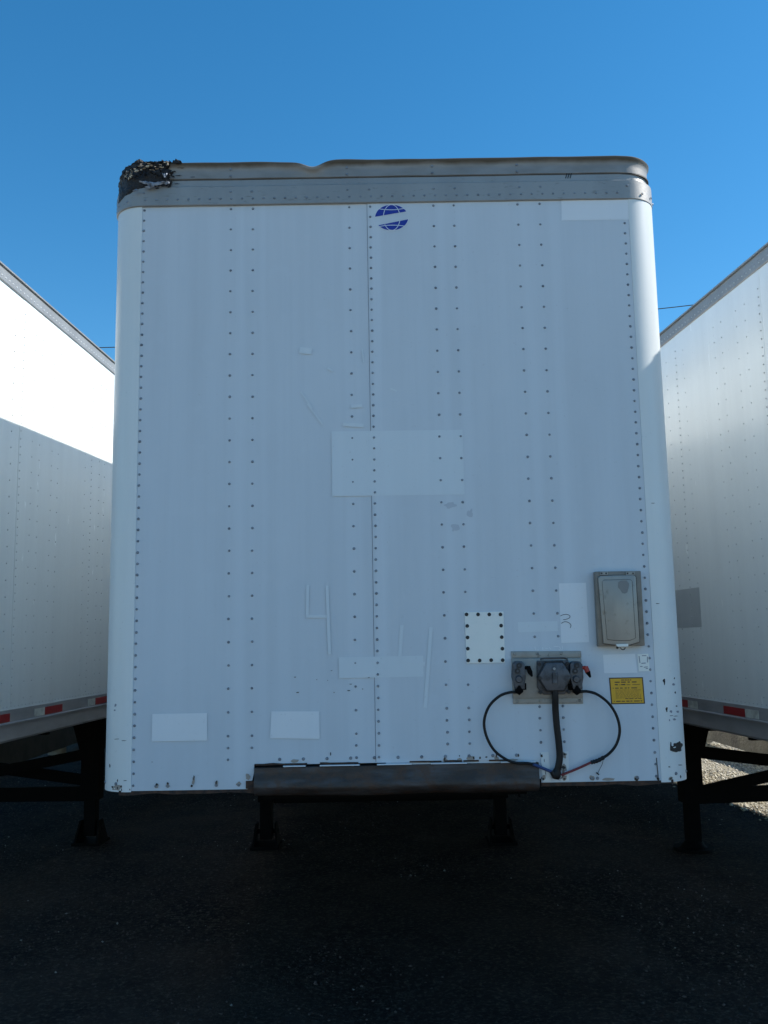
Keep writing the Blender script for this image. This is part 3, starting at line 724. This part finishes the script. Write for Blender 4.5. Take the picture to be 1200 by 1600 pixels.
for k in range(8):
    t = .47+k*.047; s = .13; sp_ = []
    while s < .9:
        l = R_.uniform(.03, .12); sp_.append((s, min(s+l, .93))); s += l+.02
    words(b_, t, sp_, .018)
words(a, .83, [(.42,.52),(.55,.68),(.72,.80),(.83,.94)], .022); words(a, .93, [(.06,.08),(.13,.27),(.30,.41),(.45,.55),(.58,.64),(.69,.87),(.90,.95)], .036)
a.build('bold_print', mt_ink, yl, stuff=True); b_.build('fine_print', mt_ink2, yl, stuff=True)
wl = sheet('white_label', mt_cover, [(998,1049),(1015.5,1048.5),(1013,1021.5),(996,1022)], -.0045, label='small white sticker with grey print')
a = MB()
for uv in [[(998.5,1025),(1000,1036)],[(1003,1024.5),(1010,1024.5)],[(1011.5,1026),(1012,1035)],[(1000,1041.5),(1004,1041.5)],[(1006,1042.5),(1012,1042)],[(1009,1044.5),(1012.5,1044.5)],[(1002,1036.5),(1009,1036)]]: stroke(a, uv, .0035, -.0050)
a.build('label_print', mt_gprint, wl)
a = MB()
for uv in [[(836,1010),(836.4,1015.6)],[(836,1015.6),(842,1015.6)],[(848,1011),(848.3,1015.8)],[(852,1013),(856,1013)],[(865,1010),(873,1010)],[(873,1015.5),(879,1015.3)],[(874,1010),(876,1014)],[(878.5,1009),(879,1015.3)],[(858,1011),(861,1015)]]: stroke(a, uv, .0028, -.0042)
a.build('lettering_scrap', mt_patch, main, label='scraps of peeled white lettering above the hose plate')
a = MB()
for pts in [[(875.5,962.5),(880,960.5),(886,960),(890.5,962.5),(889,966),(883,968),(880,968)], [(877,974),(882,971.5),(888,972.5),(892,976.5),(891,981)]]:
    a.tube([(FP(q.x, q.y, -.005)[0], -.005, FP(q.x, q.y, -.005)[1]) for q in bez([(u, v, 0) for u, v in pts], 6)], .0012, 5)
a.build('marker_scribble', mt_mark, main)

# hose and socket plate
npl = MB()
npl.prism([FP(*q, -.01) for q in [(802,1100),(911.5,1099.5),(911,1090),(801.5,1090.5)]], -.010, -.0035)
npl.prism([FP(*q, -.02) for q in [(801.5,1090.7),(911,1090.2),(908.5,1028.2),(799.5,1028.7)]], -.022, -.0035)
npl.prism([FP(*q, -.01) for q in [(799.5,1028.2),(908.5,1027.7),(908,1017),(798.5,1017.5)]], -.010, -.0035)
npl = npl.build('hose_plate', mt_galv, main, bevel=.0025, smooth=30)
for u, v in [(804,1022),(839.5,1021.5),(877,1021),(808,1095.5),(844,1095),(906,1094.5),(868,1095)]:
    a = MB(); x, z = FP(u, v, -.01); a.dome((x, -.010, z), N0, .007, .004, 8); a.build('plate_rivet', mt_galv, npl)
def glad(u, red):
    """coupling head: body casting, two seals, swivel handle, elbow"""
    k = 1
    a = MB()
    def at(uu, vv, y=-.05): return FP(uu, vv, y)
    x0, z0 = at(u, 1058)
    prof = [(-.030, .055), (-.020, .068), (.012, .068), (.024, .055), (.026, .0), (.020, -.030), (.020, -.052), (-.022, -.052), (-.026, -.028), (-.034, .0)]
    a.prism([(x0+p_[0], z0+p_[1]) for p_ in reversed(prof)], -.062, -.0225)
    gl = a.build('hose_coupling', mt_cast, npl, bevel=.006, smooth=40, label='hose coupling with red tag' if red else 'hose coupling with black handle')
    for dv, du in ((-18, -1), (-9.5, -3.5)):
        s_ = MB(); x, z = at(u+du, 1058+dv, -.064); n = 16
        s_.tube([(x, -.062, z), (x, -.070, z)], .0115, 16); s_.build('seal', mt_bolt, gl, 40)
        s_ = MB(); s_.tube([(x, -.070, z), (x, -.0715, z)], .005, 10); s_.build('seal_core', mt_cast, gl, 40)
    s_ = MB(); x, z = at(u, 1061, -.064)
    s_.tube([(x-.004, -.050, z), (x-.004, -.074, z-.001)], [.021, .012], 16); s_.build('knuckle', mt_cast, gl, 50)
    s_ = MB(); x, z = at(u+13, 1044, -.06); x1, z1 = at(u+19, 1057, -.06)
    s_.tube([(x-.012, -.055, z+.002), (x+.002, -.060, z+.002)], .008, 8)
    s_.tube([(x, -.060, z+.006), ((x+x1)/2, -.066, (z+z1)/2), (x1, -.068, z1)], [.011, .011, .004], 10)
    s_.build('coupling_handle', mt_redp if red else mt_black, gl, 50)
    if red:
        s_ = MB(); s_.tube([((x+x1)/2, -.067, (z+z1)/2+.002), (x1+.002, -.070, z1-.004)], [.0118, .004], 10); s_.build('handle_tip', mt_black, gl, 50)
    s_ = MB(); x, z = at(u-1, 1081, -.05); xx, zz = at(u+8 if not red else u-9, 1074, -.05)
    s_.tube([(x, -.045, z+.028), (x, -.05, z+.004), (x-.008 if not red else x+.008, -.048, z-.006)], [.017, .019, .013], 12)
    s_.tube([(x+.026*(1 if not red else -1), -.04, z+.036), (x+.026*(1 if not red else -1), -.04, z+.008)], .008, 8)
    s_.build('hose_elbow', mt_black, gl, 50)
glad(812, False); glad(902, True)
# electrical socket: square flange, hexagonal spring lid
cxs, czs = FP(866, 1058.5, -.05)
a = MB(); a.prism([(cxs+q[0]*.073, czs+q[1]*.073) for q in [(-1,-.60),(-.62,-1.02),(.62,-1.02),(.98,-.60),(.94,1.0),(-.96,1.0)]], -.038, -.0225)
so_ = a.build('electric_socket', mt_cast, npl, bevel=.004, smooth=40)
a = MB(); hexa = [(math.cos(t)*.074, math.sin(t)*.070) for t in [math.pi/3*k for k in range(6)]]
a.prism([(cxs+x+.001, czs+z+.004) for x, z in hexa], -.066, -.038); a.build('hex_lid', mt_cast, so_, bevel=.009, smooth=40)
a = MB(); ring = [(cxs+x*1.02+.001, -.052, czs+z*1.02+.004) for x, z in hexa+hexa[:1]]
a.tube(ring, .0035, 6); a.build('lid_gasket', mt_bolt, so_)
a = MB(); a.tube([(cxs, -.064, czs+.022), (cxs, -.064, czs-.024)], .013, 10); a.build('lid_boss', mt_cast, so_, 50)
a = MB(); a.tube([(cxs-.002, -.064, czs+.038), (cxs-.002, -.072, czs+.038)], .006, 8); a.build('lid_screw', mt_rivet2, so_)
for dx, dz in ((-.062, -.064), (.062, -.064), (-.062, .058), (.062, .058), (-.066, 0), (.066, .002)):
    a = MB(); a.tube([(cxs+dx, -.036, czs+dz), (cxs+dx, -.046 if dz else -.070, czs+dz)], .008, 8); a.build('socket_bolt', mt_bolt, so_)
a = MB(); a.tube([(cxs-.060, -.058, czs+.079), (cxs-.045, -.060, czs+.083), (cxs+.045, -.060, czs+.083), (cxs+.060, -.058, czs+.077)], .004, 6); a.build('lid_spring', mt_cast, so_)
# cables and hoses
def pxpath(pts, n=10): return bez([(FP(u, v, y)[0], y, FP(u, v, y)[1]) for u, v, y in pts], n)
p_ = pxpath([(867,1074,-.045),(867.5,1090,-.045),(868,1110,-.035),(870,1135,-.032),(873,1160,-.030),(874.5,1182,-.028),(873,1195,-.028),(869.5,1208,-.024),(868.5,1216,-.02)])
n = len(p_); a = MB(); a.tube(p_, [.0145 if i < n*.8 else .0145+.006*math.sin((i/n-.8)*5*math.pi) for i in range(n)], 14); a.build('power_cable', mt_rub, main, 60)
a = MB(); a.tube(pxpath([(808,1081.5,-.048),(796,1082,-.05),(780,1088,-.05),(764,1104,-.045),(756.5,1127,-.04),(760,1150,-.038),(772,1172,-.036),(790,1186,-.036),(806,1192,-.036),(824,1192.5,-.036),(834,1194.5,-.036)]), .0062, 10)
h1 = a.build('air_hose', mt_rub, main, 60, label='left air hose looping down to a blue end')
a = MB(); a.tube(pxpath([(832,1194,-.036),(845,1199,-.034),(858,1204.5,-.03),(868,1209,-.026)]), .0064, 10); a.build('hose_end', mt_bhose, h1, 60)
a = MB(); a.tube(pxpath([(905,1081,-.048),(918,1080.5,-.05),(934,1085.5,-.05),(952,1100,-.045),(964,1120,-.042),(968.3,1142,-.04),(963,1163,-.038),(951,1178,-.036),(936,1187,-.036)]), .0062, 10)
h2 = a.build('air_hose', mt_rub, main, 60, label='right air hose looping down to a red end')
a = MB(); a.tube(pxpath([(944,1183,-.036),(936,1187.5,-.036),(929,1190,-.036),(923,1191.5,-.035)]), [.0062]+[.0085+.001*math.sin(i) for i in range(29)]+[.006], 10); a.build('tape_wrap', mt_rub, h2, 60)
a = MB(); a.tube(pxpath([(924,1191,-.035),(910,1197.5,-.033),(895,1204,-.03),(877,1211,-.026)]), .0052, 10); a.build('hose_end', mt_rhose, h2, 60)
a = MB(); a.tube(pxpath([(943,1184,-.034),(941,1194,-.02),(937,1202,-.012),(934,1209,-.012)]), .0011, 5); a.tube(pxpath([(932,1207,-.012),(936,1210.5,-.012)]), .003, 5); a.build('loose_wire', mt_rub, h2)
a = MB(); a.tube(pxpath([(874,1198,-.03),(880,1201,-.034),(881,1210,-.03),(876,1217,-.02)]), .0014, 5)
a.tube(pxpath([(862,1205,-.03),(866,1212,-.03),(873,1214,-.02)]), [.010]*10+[.013]*10+[.010], 8); a.build('cable_knot', mt_rub, main, 60)

# vertical strips beside the cable at the lower edge and chips
a = MB(); a.prism([FP(*q, -.005) for q in [(848.5,1221),(861,1221),(857,1175),(844.5,1175)]], -.0075, -.0035); a.build('edge_strip', mt_post, main)
a = MB(); a.prism([FP(*q, -.005) for q in [(876,1220),(889,1220),(888,1174),(875,1174)]], -.0075, -.0035); a.build('edge_strip', mt_post, main)
a = MB(); a.prism([FP(*q, -.005) for q in [(1028.5,1221),(1029.6,1221),(1026,1184),(1025.2,1184)]], -.0072, -.0035); a.build('lifted_edge', mt_bolt, main)
def blot(mb, u, v, ru, rv_, y=-.0040, seed=0, n=14, flat=False):
    x, z = FP(u, v, y); x1, _ = FP(u+ru, v, y); _, z1 = FP(u, v-rv_, y); rx_, rz_ = x1-x, z1-z; pts = []
    for i in range(n):
        t = 2*math.pi*i/n; k = .75+.5*noise.noise(Vector((math.cos(t)*1.3+seed, math.sin(t)*1.3, seed*3.1)))
        q = (x+math.cos(t)*rx_*k, y, z+math.sin(t)*rz_*k); pts.append(q)
    s_ = 1 if u > 600 else -1
    if s_*x > SEAM:              # wrap on to the rounded post
        out = []; rr = RC+.0060+(abs(y)-.0040)
        for (xx, _, zz) in pts:
            # line of sight from the front-plane point continued back to the post's curved skin
            o2 = Vector((CAM.x, CAM.y)); d2 = (Vector((xx, 0))-o2).normalized(); c2 = Vector((s_*SEAM, RC))
            b2 = (c2-o2).dot(d2); h2 = (c2-o2).length_squared-b2*b2
            if h2 > (rr*.985)**2: t_ = b2; side = (o2+d2*t_-c2).normalized(); p2 = c2+side*rr
            else: t_ = b2-math.sqrt(rr*rr-h2); p2 = o2+d2*t_
            k2 = (p2.y-CAM.y)/(0-CAM.y); out.append((p2.x, p2.y, CAM.z+(zz-CAM.z)*k2))
        pts = out
    cen = tuple(sum(q[k] for q in pts)/n for k in range(3))
    if s_*x > SEAM:
        dd = Vector((cen[0]-s_*SEAM, cen[1]-RC)); dd = dd.normalized()*rr; cen = (s_*SEAM+dd.x, RC+dd.y, cen[2])
    mb.add(pts+[cen], [(i, (i+1) % n, n) for i in range(n)])
ch = MB()
for i, (u, v, a_, b_) in enumerate([(1038.3,1064,2.4,3),(1038.6,1067.5,1.2,3.2),(1054.3,1060,1.1,1.8),(1055.7,1082,1.4,2.2),(1042,1108,2.4,2.6),(1042.3,1111,1,1.8),(1057.5,1103.5,1.3,1.4),
        (1046.5,1198.5,2,1),(1063,1195.5,3.4,.9),(1049,1217,2.2,2.6),(1064,1213.5,1.1,2.8),(1028,943,3.6,.6),(1021,786,3.5,.5),(1057,1119,3.6,.6),(1049.5,1118.5,3,.5)]): blot(ch, u, v, a_*1.15, b_*1.15, seed=i)
for i, (u, v, a_, b_) in enumerate([(175.5,1230,2,2.4),(183,1231.5,1.2,3.4),(189,1229,2,2.2),(189.5,1234,.9,3),(195,1220,3,.8),(183,1220,1,3),(171,1197,1.2,4),(340/2+12,1155,5,.6),(193,1157.5,5,.7),(202.5,1234,1,2)]): blot(ch, u, v, a_, b_, seed=i+30)
for i, (u, v, a_, b_) in enumerate([(303,1215,1.4,5),(299.5,1228,2.6,2.6),(245,1226,2,2.5),(262,1224,2,2.5),(338,1223,1.8,4),(237.5,1190.5,1.2,.8),(516.5,1178,1,4),
        (695,1186,1.6,4),(718,1181,1,2),(776,1180,1.3,5),(809.5,1180,3,2.8),(733,1182,3,1.6),(740,1184,2,3),(760,1183,2.6,1.4),(750,1184,2,2),(845.5,1160,2.4,2.4),(846.5,1181,2,2.8),(882,1178.5,3,2.6),(881,1199,3.4,3.2),(882,1217,2.2,2.4),(849,1217,2.2,2.8),
        (925,1216.5,3.4,2.6),(995,1217,4,3.6),(1028.5,1217,3,3.2),(850.5,1188.5,.6,3),(852.5,1208,.8,4.5),(461,1058,2,.8),(465,1082,3,.8),(495,1062,1.2,.6),(518,1048,2,.6),(522,1082,1,1),(548,1069,3.4,.6),(545,1079,3.2,.8),(566.5,1076.5,1.4,.8),(576,1058.5,2,.6),(512,1063,1,.6)]): blot(ch, u, v, a_, b_, y=-.0084 if 843 < u < 890 and v > 1174 else -.0045, seed=i+60)
ch.build('paint_chips', mt_bolt, main, stuff=True)
stn = MB()
for i, (u, v, a_, b_) in enumerate([(262,1227,4,5),(245,1228,4,4),(302,1221,2.4,8),(338,1224,3,6),(373,1225,5,4),(695,1187,5,5),(735,1185,8,5),(776,1185,4,6),(718,1187,5,3),(881,1200,6,9),(882,1215,5,6),(882,1180,5,6),(925,1216,6,5),(995,1216,5,5),(952,1218,12,3),(461,1189,8,3),(388,1214,6,7),(183,1231,9,5),(1049,1217,5,5),(800,1188,10,3),(850,1215,4,5)]):
    blot(stn, u, v, a_, b_, y=-.0081 if 843 < u < 890 and v > 1174 else -.0040, seed=i+200, n=18)
stn.build('rust_stain', mt_stain, main, stuff=True)
bp = MB()
for i, (u, v, a_, b_) in enumerate([(1058,1167,10,8.5),(1051,1170,4.5,5.5),(1063,1165,5.5,9),(1049,1166,1.6,8),(1057,1173,9,3)]): blot(bp, u, v, a_, b_, y=-.004-.0003*i, seed=i*5+2, n=26)
bp.build('scraped_patch', mt_bolt, main, label='black scraped patch near the foot of the right corner post')
gs = MB()
for i, (u, v, a_, b_) in enumerate([(1053,1069.5,3,2.4),(1049,1112,3,2.6),(1059.5,1112,2.8,2.2),(1054,1124,4,2),(1046.5,1125,1.2,2.5),(180,1102,2.4,3),(179,1110,2,1.5)]): blot(gs, u, v, a_, b_, seed=i+90)
gs.build('grey_smudge', mt_gprint, main, stuff=True)
# faint dark hand smudges on the panel
M = Mat('smudged_paint', (.47, .505, .56), .5); mt_smudge = M.m
sm = MB()
for i, (u, v, a_, b_) in enumerate([(711,824,8,9),(735,802,6,8),(704,789,11,6)]): blot(sm, u, v, a_, b_, seed=i+8, n=24)
sm.build('smudge', mt_smudge, main)
# rust under the lower edge
ru = MB()
def rust_run(x0, x1, z0, dz, y0, y1, seed):
    n_ = max(6, int((x1-x0)/.02)); up = []; dn = []
    for i in range(n_+1):
        x_ = x0+(x1-x0)*i/n_; up.append((x_, z0+.004+.006*max(0, noise.noise(Vector((x_*14, seed, 0)))))); dn.append((x_, z0-dz*(.75+.5*noise.noise(Vector((x_*9, seed, 5))))))
    ru.prism(dn+up[::-1], y0, y1)
rust_run(-SEAM-.05, nlx, ZB-.002, .018, .0, .05, 1); rust_run(nrx, SEAM+.05, ZB+.002, .020, .0, .05, 2)
ru.build('rusted_edge', mt_rust, main)
ru = MB()
for u0, u1, s_ in [(694,722,3),(724,748,4),(764,792,5),(398,480,6),(640,690,7),(500,560,8)]:
    x0 = FP(u0, 1190)[0]; x1 = FP(u1, 1190)[0]; rust_run(x0, x1, nlz+.001, .004, -.0056, -.0032, s_)
rust_run(nlx-.035, nlx+.0, ZB+.03, .035, -.006, .01, 9)
ru.build('rust_patch', mt_rust, main)
# exposed bright lip over the steel edge, and the rolled steel edge
a = MB()
for u0, u1 in ((443,478),(500,562),(589,643),(673,729),(782,802),(818,836)):
    x0 = FP(u0, 1193)[0]; x1 = FP(u1, 1193)[0]; zz = nlz-.005; a.box((x0, -.020, zz-.003), (x1, -.0032, zz+.0012))
a.build('bright_lip', mt_patch, main)
zbt = FP(620, 1238)[1]
sec = [(.000, nlz-.009), (.012, nlz-.012), (.013, nlz-.03), (.014, nlz-.045), (.020, nlz-.070), (.025, nlz-.090), (.024, nlz-.100), (.014, nlz-.118), (-.02, nlz-.134), (-.08, nlz-.142), (-.10, nlz-.14), (-.10, nlz-.009)]
xs_ = [nlx+.002+(nrx-nlx-.012)*i/70 for i in range(71)]
def st_z(x, y, o, z):
    k = max(0, (nlz-.02-z)/.12); return o+.005*noise.noise(Vector((x*3, z*9, 2))), z+k*.006*noise.noise(Vector((x*3.1, 5, 0)))-k*.004*math.cos(x*2)
a = MB(); a.sweep([(x_, 0, 0, -1) for x_ in xs_], sec, st_z); a.build('coupler_edge', mt_steel, main, 50, label='dark rolled steel edge of the coupler plate')
a = MB(); a.box((nlx+.03, .10, nlz-.16), (nrx-.05, 1.7, nlz-.141)); a.build('coupler_plate', mt_black, main)
a = MB(); a.tube([(0, .9, nlz-.15), (0, .9, nlz-.23)], [.045, .03], 12); a.build('king_pin', mt_steel, main, 40)
a = MB(); x, z = FP(812, 1236, .02); a.tube([(x, .05, z+.01), (x+.002, .05, z-.03)], .004, 6); a.build('drain_pin', mt_black, main)

# ------------------------------------------------------------------ SIDE TRAILERS
def side_trailer(label, X0, yaw, side, zb, H, yfront, dense_w, period, foot_y, foot_round, tapes):
    """side: +1 when its right wall faces the camera gap. wall plane passes x = X0 at y = 0, turned by yaw"""
    rz = -yaw
    d = Vector((math.sin(yaw), math.cos(yaw), 0)); rx_ = Vector((math.cos(yaw), -math.sin(yaw), 0))
    org = Vector((X0, 0, 0)) + d*(yfront/math.cos(yaw)) - rx_*W*side
    t = thing('semi_trailer', label, 'trailer', org, rz, 'white box trailers parked side by side')
    def ly(wy): return (wy-yfront)/math.cos(yaw)
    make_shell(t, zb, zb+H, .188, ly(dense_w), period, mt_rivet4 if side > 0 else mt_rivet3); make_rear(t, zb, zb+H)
    make_gear(t, zb, foot_y, -.89, .89, foot_round, .016)
    a = MB(); a.box((-SEAM, 0, zb), (SEAM, .02, zb+H-.2)); a.build('front_panel', mt_panel, t)
    for s_ in (-1, 1):
        a = MB(); a.sweep(arc(s_, 10, .25), rect_sec(zb, zb+H-.19, .002, .004)); a.build('corner_post', mt_post, t, 35)
    a = MB(); a.sweep(front_path(n=20), rect_sec(zb+H-.20, zb+H-.004, .006, .008)); a.build('head_rail', mt_alu, t, 35)
    for wy0, wy1, kind in tapes:
        a = MB(); x_ = side*(W+.0135); z0, z1 = zb+.119, zb+.168
        a.box((min(x_, x_-side*.002), ly(wy0), z0), (max(x_, x_-side*.002), ly(wy1), z1))
        a.build('reflective_tape', mt_rrefl if kind == 'r' else mt_wrefl, t, label='red reflective strip' if kind == 'r' else 'silver reflective strip')
    return t, ly
lt, lly = side_trailer('white trailer on the left with sunlit upper wall', -2.37816, .051525, 1, 1.109, 2.857, .30, 1.508, 1.21, 3.73, False,
    [(.95, 1.23, 'w'), (1.24, 1.50, 'r'), (1.84, 2.00, 'w'), (2.005, 2.29, 'r'), (2.76, 2.91, 'w'), (2.915, 3.19, 'r'), (3.8, 4.0, 'w'), (4.0, 4.28, 'r')])
rt, rly = side_trailer('white trailer on the right, its near wall wholly in shade', 2.28314, -.095109, -1, 1.055, 2.825, -.30, 1.006, 1.18, 3.66, True,
    [(.55, .80, 'w'), (.80, 1.05, 'r'), (1.36, 1.52, 'w'), (1.525, 1.80, 'r'), (2.18, 2.33, 'w'), (2.335, 2.6, 'r'), (3.2, 3.4, 'w'), (3.4, 3.65, 'r')])
a = MB(); a.add([(-W-.0022, rly(2.06), 1.72), (-W-.0022, rly(2.62), 1.72), (-W-.0022, rly(2.62), 1.985), (-W-.0022, rly(2.06), 1.985)], [(0, 1, 2, 3)])
a.build('dull_square', mt_dull, rt, label='duller grey square on the near wall')
a = MB(); a.box((W-.03, 1.2, .85), (W-.005, 11.4, 1.054)); a.build('shadow_blocker', mt_steel, rt)  # unseen board added to set where the sun's edge falls on the gravel

# ------------------------------------------------------------------ low barriers beyond the outer trailers
def barrier(label, x, y0, y1, rz, mt):
    t = thing('concrete_barrier', label, 'barrier', (x, y0, 0), rz, 'long low concrete barriers on the ground')
    a = MB(); L_ = y1-y0; n_ = 24; 
    a.v = []
    rows = []
    sec_ = [(-.13, .10), (.13, .10), (.115, .44), (-.115, .44)]
    vs_ = []
    for i in range(n_+1):
        for (ox, oz) in sec_: vs_.append((ox+.01*noise.noise(Vector((i*.6, ox*9, oz*5+x))), L_*i/n_, oz+.010*noise.noise(Vector((i*.5, ox*7, oz+x)))))
    a.add(vs_, [(i*4+j, i*4+(j+1) % 4, (i+1)*4+(j+1) % 4, (i+1)*4+j) for i in range(n_) for j in range(4)]+[(0, 1, 2, 3), (n_*4+3, n_*4+2, n_*4+1, n_*4)])
    a.build('beam', mt, t)
    for k in (.02, .5, .98):
        b = MB(); b.box((-.11, L_*k-.1, -.02), (.11, L_*k+.1, .102)); b.build('support_block', mt_conc, t)
barrier('long low concrete barrier on sunlit gravel beyond the right trailer', 4.93, 5.6, 15.5, 0, mt_conc)
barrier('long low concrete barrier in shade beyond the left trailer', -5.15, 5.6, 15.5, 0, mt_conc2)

# ------------------------------------------------------------------ overhead cable
a = MB(); a.tube([(x, 40, 16.774+.0545*x+.00152*x*x) for x in range(-60, 61, 3)], .022, 6)
o = a.build('overhead_cable', mt_bolt, None, 60); o['label'] = 'thin dark cable strung across the sky behind the trailers'; o['category'] = 'cable'
